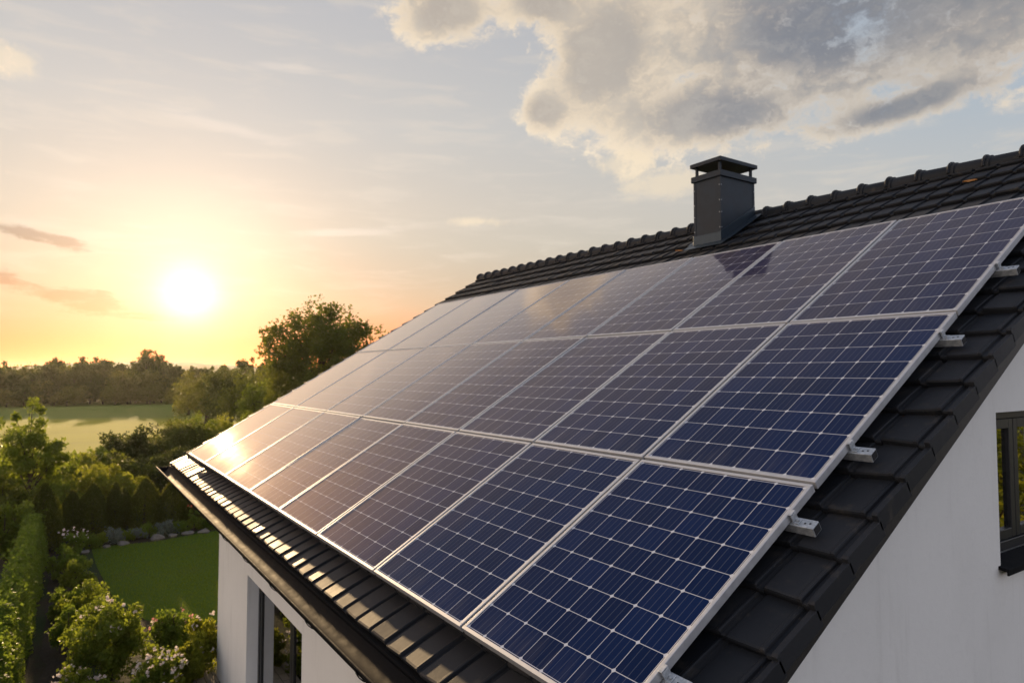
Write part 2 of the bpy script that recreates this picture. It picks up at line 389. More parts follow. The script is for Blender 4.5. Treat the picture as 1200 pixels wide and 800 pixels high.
def m_lawn(N):
    co = objco(N); n = N.noise(co, .9, 5, .6); n2 = N.noise(co, 40, 4, .7)
    c = N.mix(n, (.060, .122, .006), (.092, .155, .012))
    st = N.m('SINE', N.m('MULTIPLY', N.n('ShaderNodeSeparateXYZ', i0=co).outputs[1], 5.7)); c = N.mix(N.lin(st, -1, 1, .0, .35), c, (.085, .15, .016))
    c = N.mix(N.m('MULTIPLY', N.sstep(N.noise(co, .55, 6, .7), .52, .72), .55), c, (.12, .125, .03))
    return bsdf(N, N.mix(N.m('MULTIPLY', n2, .4), c, (.02, .045, .006)), .9, 0, .2, n2, .8, .03)
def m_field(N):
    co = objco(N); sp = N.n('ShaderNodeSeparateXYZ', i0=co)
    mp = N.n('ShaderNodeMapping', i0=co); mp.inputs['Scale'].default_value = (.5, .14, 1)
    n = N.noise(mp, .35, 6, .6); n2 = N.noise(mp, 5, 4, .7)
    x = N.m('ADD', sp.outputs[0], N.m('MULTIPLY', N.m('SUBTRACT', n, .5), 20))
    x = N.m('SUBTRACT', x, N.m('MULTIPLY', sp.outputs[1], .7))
    dry = N.mix(n2, (.27, .27, .022), (.37, .34, .035)); green = N.mix(n2, (.12, .17, .03), (.17, .20, .045))  # golden dry-grass front paints in the sunlit strip; green behind, the tree shade
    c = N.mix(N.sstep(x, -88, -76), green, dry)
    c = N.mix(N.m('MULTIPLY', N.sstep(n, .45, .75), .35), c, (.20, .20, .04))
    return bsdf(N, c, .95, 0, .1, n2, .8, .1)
def m_path(N):
    n = N.noise(objco(N), 8, 6, .7)
    return bsdf(N, N.mix(n, (.020, .016, .012), (.06, .05, .038)), .95, 0, .2, n, .8, .05)
def m_paving(N):
    co = objco(N); b = N.n('ShaderNodeTexBrick'); N.set(b, 'Vector', co)
    b.inputs['Scale'].default_value = 1.9; b.inputs['Mortar Size'].default_value = .012
    b.inputs['Color1'].default_value = (.30, .26, .21, 1); b.inputs['Color2'].default_value = (.38, .33, .27, 1); b.inputs['Mortar'].default_value = (.08, .07, .06, 1)
    n = N.noise(co, 20, 5, .7)
    return bsdf(N, N.mix(N.m('MULTIPLY', n, .5), b.outputs[0], (.22, .19, .15)), .85, 0, .3, n, .4, .01)
def m_rock(N):
    n = N.noise(objco(N), 9, 6, .7)
    return bsdf(N, N.mix(n, (.07, .065, .058), (.21, .20, .18)), .9, 0, .3, n, .7, .04)
def m_hill(N):
    n = N.noise(objco(N), .03, 6, .65)
    return bsdf(N, N.mix(n, (.035, .045, .025), (.09, .085, .04)), .95, 0, .1)
def m_flower(c1, c2, name):
    def fn(N):
        isl = N.n('ShaderNodeNewGeometry').outputs['Random Per Island']; c = N.mix(isl, c1, c2)
        p = bsdf(N, c, .6, 0, .3); t = N.n('ShaderNodeBsdfTranslucent'); N.set(t, 'Color', c)
        return N.n('ShaderNodeMixShader', i0=.4, i1=p.outputs[0], i2=t.outputs[0])
    return material(name, fn)
def m_dryleaf(N): return bsdf(N, (.42, .17, .03), .6)
TILE = material('roof tile', m_tile); DMET = material('dark metal', m_dark_metal); BOARD = material('dark board', m_board)
CHIM = material('chimney sheet', m_chimney); FLASH = material('flashing', m_flash); PLAS = material('plaster', m_plaster)
ALU = material('aluminium', m_alu); GALV = material('galvanised', m_galv); SLOT = material('slot', m_slot)
CELL = material('solar cells', m_cells); BACK = material('back sheet', m_backsheet); GLASS = material('window glass', m_glass)
WFR = material('window frame', m_winframe); CURT = material('curtain', m_curtain); ROOM = material('room', m_room); BARK = material('bark', m_bark)

# ------------------------------------------------------------------ ground and land
rng = np.random.default_rng(11); random.seed(5)
def sheet(name, pts, z, mat):
    me = bpy.data.meshes.new(name); me.from_pydata([(x, y, z) for x, y in pts], [], [tuple(range(len(pts)))])
    return structure(link(name, me, mat))
g = 1700
sheet('ground', [(-g, -g), (g, -g), (g, g), (-g, g)], 0.0, material('soil', m_soil))
def wavy(pts, amp, step, rs):
    out = []
    for i in range(len(pts)):
        a, b = np.array(pts[i]), np.array(pts[(i+1) % len(pts)]); n = max(1, int(np.linalg.norm(b-a)/step))
        for k in range(n): out.append(tuple(a+(b-a)*k/n + rs.normal(0, amp, 2)))
    return out
LAWN = [(-20.75, -.95), (-20.5, .6), (-20.95, 2.3), (-21.6, 5.2), (-21.6, 9.0), (-12.6, 9.0), (-12.6, .35), (-13.6, -.25), (-15.5, -.7), (-18.5, -.9)]
sheet('lawn', LAWN, .008, material('lawn grass', m_lawn))
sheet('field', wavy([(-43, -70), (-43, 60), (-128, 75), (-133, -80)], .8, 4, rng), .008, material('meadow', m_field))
sheet('path', wavy([(-21.3, -1.93), (-21.3, -1.56), (-6, -1.52), (-6, -1.95)], .03, .5, rng), .008, material('garden path', m_path))
mb = MB(); mb.box((-11.05, -.25, -.05), (-4.4, .45, .06)); structure(mb.build('patio', material('paving', m_paving), None, .01))
# far hill: long low ridge
xs = np.linspace(-900, 1100, 90); V = []; F = []
for i, y in enumerate(xs):
    h = 12 + 5*math.sin(y*.006+1) + 3*math.sin(y*.017) + rng.normal(0, .5)
    for (x, z) in ((-820, -1), (-930, h*.55), (-1050, h), (-1250, h*.9), (-1500, -2)): V.append((x, y, z))
for i in range(len(xs)-1):
    for k in range(4): F.append((i*5+k, i*5+k+1, (i+1)*5+k+1, (i+1)*5+k))
me = np_mesh('hill', np.array(V), np.array(F)); structure(link('hill', me, material('far wood', m_hill), None, 0, 180))
# lawn blades: one countless mass
def inside(px, py, poly):
    c = np.zeros(len(px), bool); n = len(poly)
    for i in range(n):
        x1, y1 = poly[i]; x2, y2 = poly[(i+1) % n]
        c ^= ((y1 > py) != (y2 > py)) & (px < (x2-x1)*(py-y1)/(y2-y1+1e-12)+x1)
    return c
def blades(n, poly, z, h, wd):
    P = np.array(poly); a, b = P.min(0), P.max(0)
    q = rng.uniform(a, b, (n*2, 2)); q = q[inside(q[:, 0], q[:, 1], poly)][:n]; n = len(q)
    ang = rng.uniform(0, 2*np.pi, n); H = h*rng.uniform(.5, 1.3, n); ln = rng.normal(0, .45, (n, 2))*H[:, None]
    d = np.stack([np.cos(ang), np.sin(ang)], 1)*wd
    base = np.concatenate([q, np.full((n, 1), z)], 1)
    v0 = base.copy(); v0[:, :2] -= d; v1 = base.copy(); v1[:, :2] += d; v2 = base.copy(); v2[:, :2] += ln; v2[:, 2] += H
    V = np.stack([v0, v1, v2], 1).reshape(-1, 3); return V, np.arange(3*n).reshape(-1, 3)
V, F = blades(90000, LAWN, .005, .05, .006)
tag(link('grass', np_mesh('grass', V, F), leafmat('grass blades', (.058, .118, .006), (.105, .165, .014), (.34, .40, .02))), kind='stuff')

# ------------------------------------------------------------------ house
S = R(30.664); Z0 = 3.64                  # roof pitch; height of the array's lower edge
CS, SN = math.cos(S), math.sin(S)
def RF(u, v, w): return Vector((u, v*CS - w*SN, Z0 + v*SN + w*CS))   # roof coords: along eave, up slope, off slope
RT = Matrix(((1, 0, 0, 0), (0, CS, -SN, 0), (0, SN, CS, Z0), (0, 0, 0, 1)))
house = empty('house', (0, 0, 0), 'white rendered house with a dark tiled gable roof carrying solar panels', 'house')
XL, XR = -11.13, .262                      # roof verges
VE, VR = -.272, 7.03                       # eave nose, ridge line on the tile plane
WT = -.125                                 # tile nose top
RIDGE = RF(0, VR, -.17); RY, RZ = RIDGE.y, RIDGE.z
WX0, WX1, WY0 = -10.06, .10, .455          # walls
WY1 = 2*RY - WY0
def zroof(y):                               # underside of the roof deck over the wall line
    yy = y if y <= RY else 2*RY - y
    return Z0 + yy*SN/CS - .262/CS
def holed_wall(name, outer, holes, to3, depth, mat):
    bm = bmesh.new(); es = []
    for loop in [outer]+holes:
        vs = [bm.verts.new(to3(p, 0)) for p in loop]
        es += [bm.edges.new((vs[i], vs[(i+1) % len(vs)])) for i in range(len(vs))]
    bmesh.ops.triangle_fill(bm, use_beauty=True, use_dissolve=False, edges=es)
    for loop in holes:
        f = [bm.verts.new(to3(p, 0)) for p in loop]; b = [bm.verts.new(to3(p, depth)) for p in loop]
        for i in range(len(loop)): bm.faces.new((f[i], f[(i+1) % len(loop)], b[(i+1) % len(loop)], b[i]))
    for loop in [outer]:
        f = [bm.verts.new(to3(p, 0)) for p in loop]; b = [bm.verts.new(to3(p, depth)) for p in loop]
        for i in range(len(loop)): bm.faces.new((f[i], f[(i+1) % len(loop)], b[(i+1) % len(loop)], b[i]))
    bm.normal_update()
    me = bpy.data.meshes.new(name); bm.to_mesh(me); bm.free(); return link(name, me, mat, house)
DX0, DX1, DZ0, DZ1 = -8.02, -5.46, .07, 2.155   # terrace door
holed_wall('wall', [(WX0, 0), (WX1, 0), (WX1, zroof(WY0)), (WX0, zroof(WY0))], [[(DX0, DZ0), (DX1, DZ0), (DX1, DZ1), (DX0, DZ1)]],
           lambda p, t: (p[0], WY0+t, p[1]), .24, PLAS)
GY0, GY1, GZ0, GZ1 = 3.11, 4.40, 3.765, 4.715   # gable window
gab = [(WY0+.002, 0), (WY1, 0), (WY1, zroof(WY1)), (RY, zroof(RY)), (WY0+.002, zroof(WY0))]
holed_wall('wall', gab, [[(GY0, GZ0), (GY1, GZ0), (GY1, GZ1), (GY0, GZ1)]], lambda p, t: (WX1-t, p[0], p[1]), .20, PLAS)
holed_wall('wall', gab, [], lambda p, t: (WX0+t, p[0], p[1]), .24, PLAS)
holed_wall('wall', [(WX0, 0), (WX1, 0), (WX1, zroof(WY1)), (WX0, zroof(WY1))], [], lambda p, t: (p[0], WY1-t, p[1]), .24, PLAS)
mb = MB(); mb.box((WX0+.25, WY0+.26, .02), (WX1-.26, WY1-.26, .05)); mb.box((WX0+.25, WY0+.26, 2.6), (WX1-.26, WY1-.26, 2.75))
mb.box((-7.0, 4.0, .05), (-6.9, 9, 2.6)); mb.build('floor', ROOM, house)

# roof deck (both slopes)
mb = MB()
def deck(v0, v1, wa, wb): return [(RF(0, v, w).y, RF(0, v, w).z) for v, w in ((v0, wa), (v1, wa), (v1, wb), (v0, wb))]
d1 = deck(VE+.06, VR, -.262, -.20)
mb.prism(d1, 0, XL+.05, XR-.09); mb.prism([(2*RY-y, z) for y, z in d1], 0, XL+.05, XR-.09)
roof = mb.build('roof', BOARD, house)
# tiles: rows of interlocking tiles, each a stepped, slightly tilted shell
PITCH = .222; COURSE = .2975
ncol = round((XR-.012-XL)/PITCH); PITCH = (XR-.012-XL)/ncol
ncrs = int(math.ceil((VR-VE)/COURSE))
prof = [(0, -.003), (.012, .0085), (.03, .0105), (.40, .0108), (.74, .0116), (.765, .0150), (.825, .0155), (.845, .011), (.855, -.004), (.92, -.007), (1.0, -.007)]
def tile_field(flip):
    Vs = []; Fs = []; base = 0; rs = np.random.default_rng(3)
    for k in range(ncrs):
        v0 = VE + k*COURSE; L = min(COURSE+.05, VR+.03-v0)
        for c in range(ncol):
            dj = rs.normal(0, .0022); dv = rs.normal(0, .003); rt = rs.normal(0, .0045); sk = rs.normal(0, .002)
            rows = [(0.006, -.050), (-.001, -.014), (.003, -.003), (.014, 0), (L*.5, -.020), (L, -.046)]
            for vv, ww in rows:
                for s, h in prof:
                    fade = 1.0 if vv < L*.9 else .75
                    Vs.append((XL+(c+s)*PITCH, v0+vv+dv+sk*(s-.5)*4, WT+ww+h*fade+dj+rt*(s-.5)))
            m = len(prof); n = len(rows)
            for i in range(n-1):
                for j in range(m-1): Fs.append((base+i*m+j, base+i*m+j+1, base+(i+1)*m+j+1, base+(i+1)*m+j))
            base += m*n
    V = np.array(Vs); W = np.stack([V[:, 0], V[:, 1]*CS-V[:, 2]*SN, Z0+V[:, 1]*SN+V[:, 2]*CS], 1)
    F = np.array(Fs)
    if flip: W[:, 1] = 2*RY-W[:, 1]; F = F[:, ::-1]
    return W, F
W, F = tile_field(False)
tl = link('tile_field', np_mesh('tile_field', W, F), TILE, roof, 0, 11)
W, F = tile_field(True)
link('tile_field', np_mesh('tile_field', W, F), TILE, roof, 0, 11)
# verge tiles: side flaps stepping with the courses
for (xa, xb) in ((XR-.016, XR+.012), (XL-.012, XL+.012)):
    mb = MB()
    for k in range(ncrs):
        v0 = VE+k*COURSE; a = v0; b = min(v0+COURSE+.012, VR); j = random.gauss(0, .0025)
        poly = [(a-.004, WT-.082+j), (a-.004, WT+.006+j), (a+.012, WT+.012+j), (b, WT-.022+j), (b, WT-.108+j)]
        p3 = [(RF(0, v, w).y, RF(0, v, w).z) for v, w in poly]
        mb.prism(p3, 0, xa, xb); mb.prism([(2*RY-y, z) for y, z in p3], 0, xa, xb)
    mb.build('verge_tiles', TILE, roof, .003)
# ridge caps
mb = MB(); CAPL = .333; n = int((XR-XL)/CAPL)+1; CAPL = (XR-XL+.02)/n
rc = RZ+.005
for i in range(n):
    x0 = XL-.01+i*CAPL
    segs = [(x0, .118), (x0+.05, .121), (x0+.055, .108), (x0+CAPL+.03, .098)]
    ring = []; m = 11; vs = []; fs = []; j = random.gauss(0, .003)
    for (x, r) in segs:
        for q in range(m):
            a = math.pi*(-.08+1.16*q/(m-1))
            vs.append((x, RY+r*1.05*math.cos(a), rc+j+r*.98*math.sin(a)+.0))
    for s_ in range(len(segs)-1):
        for q in range(m-1): fs.append((s_*m+q, s_*m+q+1, (s_+1)*m+q+1, (s_+1)*m+q))
    fs.append(tuple(range(m))); mb.add(vs, fs)
    # raised collar
    mb.tube([(x0+.0, RY+.127*math.cos(a), rc+j+.121*math.sin(a)) for a in [math.pi*(-.02+1.04*q/10) for q in range(11)]], .017, 6)
mb.build('ridge_cap', TILE, roof, 0, 50)
# barge boards and fascia, soffit
mb = MB()
bp = [(RF(0, v, w).y, RF(0, v, w).z) for v, w in ((VE+.02, WT-.06), (VR, WT-.06), (VR, WT-.235), (VE+.02, WT-.235))]
bp[3] = (bp[0][0], bp[3][1]+.02)
for xa, xb in ((XR-.062, XR-.024), (XL+.02, XL+.06)):
    for bq in (bp, [(2*RY-y, z) for y, z in bp]):
        mb = MB(); mb.prism(bq, 0, xa, xb); mb.build('barge_board', BOARD, house, .004)
en = RF(0, VE, WT)
mb = MB(); mb.box((XL+.065, en.y+.055, en.z-.235), (XR-.09, en.y+.085, en.z-.035)); mb.build('fascia_board', BOARD, house, .003)
mb = MB(); mb.box((XL+.065, en.y+.088, en.z-.225), (XR-.09, WY0+.01, en.z-.205)); mb.build('soffit', BOARD, house)
# gutter: half round channel with rolled lip, end caps and brackets
gy, gz, gr = en.y-.115, en.z-.045, .092
xa, xb = XL+.03, XR-.02
mb = MB(); m = 13; vs = []; fs = []
for x in (xa, xb):
    for rr in (gr, gr-.004):
        for q in range(m):
            a = math.pi+math.pi*q/(m-1); vs.append((x, gy+rr*math.cos(a), gz+rr*math.sin(a)))
for q in range(m-1):
    fs += [(q, q+1, 2*m+q+1, 2*m+q), (m+q, 3*m+q, 3*m+q+1, m+q+1)]
mb.add(vs, fs)
for x in (xa, xb): mb.prism([(gy+gr*math.cos(math.pi+math.pi*q/(m-1)), gz+gr*math.sin(math.pi+math.pi*q/(m-1))) for q in range(m)], 0, x-.003, x+.003)
nx = 26
mb.tube([(xa+(xb-xa)*i/nx, gy-gr-.004, gz+.004) for i in range(nx+1)], .011, 8)
gut = mb.build('gutter', DMET, house, 0, 50)
for i in range(13):
    x = xa+.12+i*.93
    mb = MB(); rr = gr+.004; q_ = [math.pi*1.02+math.pi*.96*q/10 for q in range(11)]
    pts = [(gy+rr*math.cos(a), gz+rr*math.sin(a)) for a in q_]+[(gy+(rr+.005)*math.cos(a), gz+(rr+.005)*math.sin(a)) for a in reversed(q_)]
    mb.prism(pts, 0, x-.013, x+.013); mb.build('bracket', DMET, gut)
# thin bright drip edge behind the gutter
mb = MB(); mb.box((xa, en.y-.012, en.z-.075), (xb, en.y-.006, en.z-.037)); mb.box((xa, en.y-.012, en.z-.036), (xb, en.y+.05, en.z-.032))
mb.build('drip_edge', DMET, house)

# terrace door: frame, two sashes, panes, curtain
dy = WY0+.155
door = MB(); fwid = .07
door.box((DX0, dy, DZ0), (DX0+fwid, dy+.075, DZ1)); door.box((DX1-fwid, dy, DZ0), (DX1, dy+.075, DZ1))
door.box((DX0+fwid, dy, DZ1-fwid), (DX1-fwid, dy+.075, DZ1)); door.box((DX0+fwid, dy, DZ0), (DX1-fwid, dy+.075, DZ0+.06))
door = door.build('terrace_door', WFR, house, .004)
mid = -6.42
for (a, b) in ((DX0+fwid, mid), (mid+.006, DX1-fwid)):
    t = .075; f_ = MB()
    z0, z1 = DZ0+.062, DZ1-fwid-.002
    f_.box((a, dy+.012, z0), (a+t, dy+.065, z1)); f_.box((b-t, dy+.012, z0), (b, dy+.065, z1))
    f_.box((a+t, dy+.012, z0), (b-t, dy+.065, z0+.09)); f_.box((a+t, dy+.012, z1-t), (b-t, dy+.065, z1))
    f_.build('sash', WFR, door, .004)
    p_ = MB(); p_.box((a+t, dy+.03, z0+.09), (b-t, dy+.036, z1-t)); p_.build('pane', GLASS, door)
h_ = MB(); h_.box((mid+.03, dy-.035, 1.05), (mid+.05, dy-.02, 1.19)); h_.box((mid+.033, dy-.022, 1.06), (mid+.047, dy+.012, 1.075)); h_.build('handle', GALV, door, .003)
cu = MB(); vs = []; fs = []
nn = 46
for i in range(nn):
    x = DX0+.16+.62*i/(nn-1); y = dy+.2+.03*math.sin(i*1.15)+.008*math.sin(i*2.7)
    vs += [(x, y, .1), (x, y, 2.4)]
for i in range(nn-1): fs.append((2*i, 2*i+2, 2*i+3, 2*i+1))
cu.add(vs, fs); cu.build('curtain', CURT, door, 0, 180)
# gable window
wx = WX1-.115
wn = MB(); t = .06
wn.box((wx-.07, GY0, GZ0+.02), (wx, GY0+t, GZ1)); wn.box((wx-.07, GY1-t, GZ0+.02), (wx, GY1, GZ1))
wn.box((wx-.07, GY0+t, GZ1-t), (wx, GY1-t, GZ1)); wn.box((wx-.07, GY0+t, GZ0+.02), (wx, GY1-t, GZ0+.02+t))
win = wn.build('window', WFR, house, .004)
for a, b in ((GY0+t+.004, GY0+.60), (GY0+.61, GY1-t-.004)):
    z0, z1 = GZ0+.024+t, GZ1-t-.004; f_ = MB(); q = .065
    f_.box((wx-.06, a, z0), (wx-.012, a+q, z1)); f_.box((wx-.06, b-q, z0), (wx-.012, b, z1))
    f_.box((wx-.06, a+q, z0), (wx-.012, b-q, z0+q)); f_.box((wx-.06, a+q, z1-q), (wx-.012, b-q, z1)); f_.build('sash', WFR, win, .004)
    p_ = MB(); p_.box((wx-.042, a+q, z0+q), (wx-.036, b-q, z1-q)); p_.build('pane', GLASS, win)
sl_ = MB(); sl_.prism([(WX1-.10, GZ0+.022), (WX1+.055, GZ0-.002), (WX1+.055, GZ0-.042), (WX1+.045, GZ0-.042), (WX1+.045, GZ0-.02), (WX1-.10, GZ0-.004)], 1, GY0-.035, GY1+.035)
sl_.build('sill', DMET, win, .003)

# chimney: sheet-clad shaft, collar, four posts, rain cap, flashing apron
CX0, CX1, CY0, CY1 = -4.211, -3.771, 5.32, 6.018
zb = lambda y: Z0 + y*SN/CS + (WT+.0)/CS
ch = MB(); ch.prism([(CY0, zb(CY0)-.15), (CY1, zb(CY1)-.15), (CY1, 7.57), (CY0, 7.57)], 0, CX0, CX1)
chim = ch.build('chimney', CHIM, house, .006)
for x, sx in ((CX0, -1), (CX1, 1)):
    for y, sy in ((CY0, -1), (CY1, 1)):
        mb = MB(); e1, e2 = .004, .034
        px_ = [(x+sx*e1, y+sy*e1), (x-sx*e2, y+sy*e1), (x-sx*e2, y+sy*.0008), (x+sx*.0008, y+sy*.0008), (x+sx*.0008, y-sy*e2), (x+sx*e1, y-sy*e2)]
        mb.prism(px_, 2, zb(y)+.02, 7.533); mb.build('corner_trim', CHIM, chim)
for z in (6.86, 7.06, 7.22, 7.42):
    for y in (CY0+.012, CY1-.012):
        if z < zb(y)+.05: continue
        mb = MB(); mb.lathe([(0, .006), (.005, .0055), (.007, .003), (.007, 0)], 8, Matrix.Translation((CX1+.004, y, z)) @ Matrix.Rotation(R(90), 4, 'Y')); mb.build('rivet', GALV, chim)
    for x in (CX0+.012, CX1-.012):
        mb = MB(); mb.lathe([(0, .006), (.005, .0055), (.007, .003), (.007, 0)], 8, Matrix.Translation((x, CY0-.004, z)) @ Matrix.Rotation(R(90), 4, 'X')); mb.build('rivet', GALV, chim)
mb = MB(); o_ = .028
mb.box((CX0-o_, CY0-o_, 7.535), (CX1+o_, CY1+o_, 7.612)); mb.build('collar', CHIM, chim, .004)
for x in (CX0+.03, CX1-.03):
    for y in (CY0+.03, CY1-.03):
        mb = MB(); mb.box((x-.016, y-.016, 7.605), (x+.016, y+.016, 7.74)); mb.build('post', CHIM, chim, .002)
mb = MB(); c2 = .036
a, b, c_, d_ = CX0-c2, CX1+c2, CY0-c2, CY1+c2
mx, my = (a+b)/2, (c_+d_)/2
mb.add([(a,c_,7.735),(b,c_,7.735),(b,d_,7.735),(a,d_,7.735),(a,c_,7.785),(b,c_,7.785),(b,d_,7.785),(a,d_,7.785),(mx,my-.12,7.835),(mx,my+.12,7.835)],
       [(0,3,2,1),(0,1,5,4),(1,2,6,5),(2,3,7,6),(3,0,4,7),(4,5,8),(5,6,9,8),(6,7,9),(7,4,8,9)])
mb.build('cap', CHIM, chim, .003)
mb = MB(); mb.box((CX0+.05, CY0+.05, 7.56), (CX1-.05, CY1-.05, 7.63)); mb.build('flue', SLOT, chim)
mb = MB()
def flap(x0, x1, v0, v1, w): # strip on the tiles
    mb.add([tuple(RF(x, v, ww)) for x, v, ww in ((x0,v0,w),(x1,v0,w),(x1,v1,w),(x0,v1,w),(x0,v0,w+.006),(x1,v0,w+.006),(x1,v1,w+.006),(x0,v1,w+.006))],
           [(0,3,2,1),(4,5,6,7),(0,1,5,4),(1,2,6,5),(2,3,7,6),(3,0,4,7)])
vc0, vc1 = CY0/CS-.068, CY1/CS-.06
flap(CX0-.10, CX1+.10, vc0-.13, vc0+.02, -.097); flap(CX1-.01, CX1+.13, vc0+.022, vc1+.1, -.094); flap(CX0-.13, CX0+.01, vc0+.022, vc1+.1, -.094)
for xa, xb in ((CX1+.001, CX1+.012), (CX0-.012, CX0-.001)):
    mb.prism([(CY0-.01, zb(CY0)-.03), (CY1, zb(CY1)-.03), (CY1, zb(CY1)+.16), (CY0-.01, zb(CY0)+.16)], 0, xa, xb)
mb.prism([(CX0-.012, zb(CY0)-.06), (CX1+.012, zb(CY0)-.06), (CX1+.012, zb(CY0)+.15), (CX0-.012, zb(CY0)+.15)], 1, CY0-.014, CY0-.002)
mb.build('flashing', FLASH, chim, .002)

# ------------------------------------------------------------------ solar panels (24), each frame + glass + back sheet
UW = [1.1928, 1.1961, 1.2138, 1.1909, 1.2336, 1.3646, 1.5051, 1.4210]
cols = [0.0]
for wv in UW: cols.append(cols[-1]-wv)
rows = [0.0, 1.5346, 3.3559, 5.3617]
ORD = ['first', 'second', 'third', 'fourth', 'fifth', 'sixth', 'seventh', 'eighth']
ROWN = ['bottom', 'middle', 'top']
COLLOOK = [['nearest, deep navy cells over the bare near corner of the eave', 'dark blue cells with crisp white grid', 'dusky violet blue cells', 'brownish sheen over its grid', 'rosy brown sheen', 'pale copper sheen', 'golden sheen, grid almost lost', 'farthest, sun glint at its upper corner']]
def panel(r, c):
    u1, u0 = cols[c]-.011, cols[c+1]+.011
    v0, v1 = rows[r]+.011, rows[r+1]-.011
    if r == 0: v0 = 0
    pos = ('at the near end' if c == 0 else 'at the far end' if c == 7 else ORD[c]+' from the near verge')
    lab = ('solar panel of the %s row, %s' % (ROWN[r], pos))
    if c == 0: lab = ['deep navy solar panel at near end of the row along the eave', 'dark blue solar panel at near end of the middle row', 'dark blue solar panel at near end of the row below the ridge'][r]
    if c == 7: lab = ['bright solar panel catching the sun glint, far end of the eave row', 'pale gold washed solar panel at far end of the middle row', 'pinkish washed solar panel at far end of the row below the ridge'][r]
    if r == 2 and c == 2: lab = 'solar panel right below the chimney, third from near end of top row'
    W_, H_ = u1-u0, v1-v0
    root = empty('solar_panel', RF((u0+u1)/2, v0, 0), lab, 'solar panel', 'solar panels on the roof', (S, 0, 0))
    root.rotation_euler = (S+R(random.gauss(0, .07)), R(random.gauss(0, .06)), R(random.gauss(0, .03)))
    fr = MB(); t = .021; h = W_/2
    # frame bars with an inner lip, mitred ends butted
    fr.box((-h, 0, -.042), (h, t, 0)); fr.box((-h, H_-t, -.042), (h, H_, 0))
    fr.box((-h, t, -.042), (-h+t, H_-t, 0)); fr.box((h-t, t, -.042), (h, H_-t, 0))
    fr.build('frame', ALU, root, .0022)
    me = bpy.data.meshes.new('glass'); a, b = h-t, H_-t
    me.from_pydata([(-a, t, -.0045), (a, t, -.0045), (a, b, -.0045), (-a, b, -.0045)], [], [(0, 1, 2, 3)])
    uvl = me.uv_layers.new(name='UVMap'); m_ = .008
    mu, mv = m_/(2*a), m_/(b-t)
    for k, q in enumerate([(-mu, -mv), (1+mu, -mv), (1+mu, 1+mv), (-mu, 1+mv)]): uvl.data[k].uv = q
    link('glass', me, CELL, root)
    bs = MB(); bs.box((-a, t, -.016), (a, b, -.008)); bs.box((-.06, H_*.8, -.036), (.06, H_*.8+.1, -.016)); bs.build('back_sheet', BACK, root)
    return root
for r in range(3):
    for c in range(8): panel(r, c)
# mounting rails, projecting past the near edge of the array, with end clamps and roof hooks
RV = [.294, 1.30, 1.895, 3.09, 4.055, 5.00]
RL = ['galvanised rail end lowest on the roof, under near lower panel corner', 'galvanised rail end below the upper corner of the near bottom panel',
      'galvanised rail end beside lower part of the near middle row panel', 'galvanised rail end beside upper corner of the near middle row panel',
      'galvanised rail end beside lower part of the near top panel', 'topmost galvanised rail under the top row of panels']
for v, lab in zip(RV, RL):
    root = empty('mounting_rail', RF(-4.7, v, -.085), lab, 'mounting rail', 'mounting rails under the panels', (S, 0, 0))
    L0, L1 = cols[8]+.1+4.7, .105+4.7
    b = MB(); b.box((L0, -.030, -.008), (L1, .030, .040)); b.build('rail', GALV, root, .003)
    b = MB(); b.box((L1+.0005, -.024, -.002), (L1+.002, .024, .034)); 
    for q in (-.007, .009): b.box((L1-.045+q*1.5, -.006+q*.3, .0402), (L1-.036+q*1.5, .004+q*.3, .041))
    b.build('end_slot', SLOT, root)
    b = MB(); b.box((4.7+.003, -.021, .0405), (4.7+.03, .021, .046)); b.box((4.7+.001, -.021, .0465), (4.7+.007, .021, .082)); b.box((4.7-.012, -.021, .0862), (4.7+.007, .021, .0895))
    b.lathe([(0, .0), (.008, .0), (.008, .006), (0, .006)], 6, Matrix.Translation((4.7+.018, 0, .047))); b.build('end_clamp', GALV, root, .0015)
    for i in range(9):
        x = L0+.6+i*(L1-L0-1.2)/8
        b = MB(); b.box((x-.02, -.006, -.03), (x+.02, .0, 0)); b.box((x-.02, -.05, -.036), (x+.02, .15, -.030)); b.build('roof_hook', GALV, root)
# wind-blown leaves lying on the tiles
def dryleaf(u, v, w, a, s, lab):
    root = RF(u, v, w); me = bpy.data.meshes.new('fallen_leaf'); P = []
    for k in range(9):
        t = -1+2*k/8; wd = (1-abs(t)**1.7)*.5
        for sgn in (-1, 0, 1): P.append((t*s, sgn*wd*s*(1+.25*math.sin(k*2.3)), .012*s/.05*(abs(sgn)*.7+.4*t*t)))
    F_ = []
    for k in range(8):
        for j in range(2): F_.append((k*3+j, k*3+j+1, k*3+j+4, k*3+j+3))
    me.from_pydata(P, [], F_); o = link('fallen_leaf', me, material('dry leaf', m_dryleaf), None, 0, 180)
    o.location = root; o.rotation_euler = (S, 0, a)
    sd = o.modifiers.new('thick', 'SOLIDIFY'); sd.thickness = .002; tag(o, lab, 'leaf', 'fallen leaves on the tiles')
dryleaf(-.98, 6.42, -.098, .3, .06, 'orange dry leaf on the tiles below the ridge at the near end')
dryleaf(-4.40, 6.02, -.098, 1.0, .055, 'orange dry leaf on the tiles left of the chimney foot')

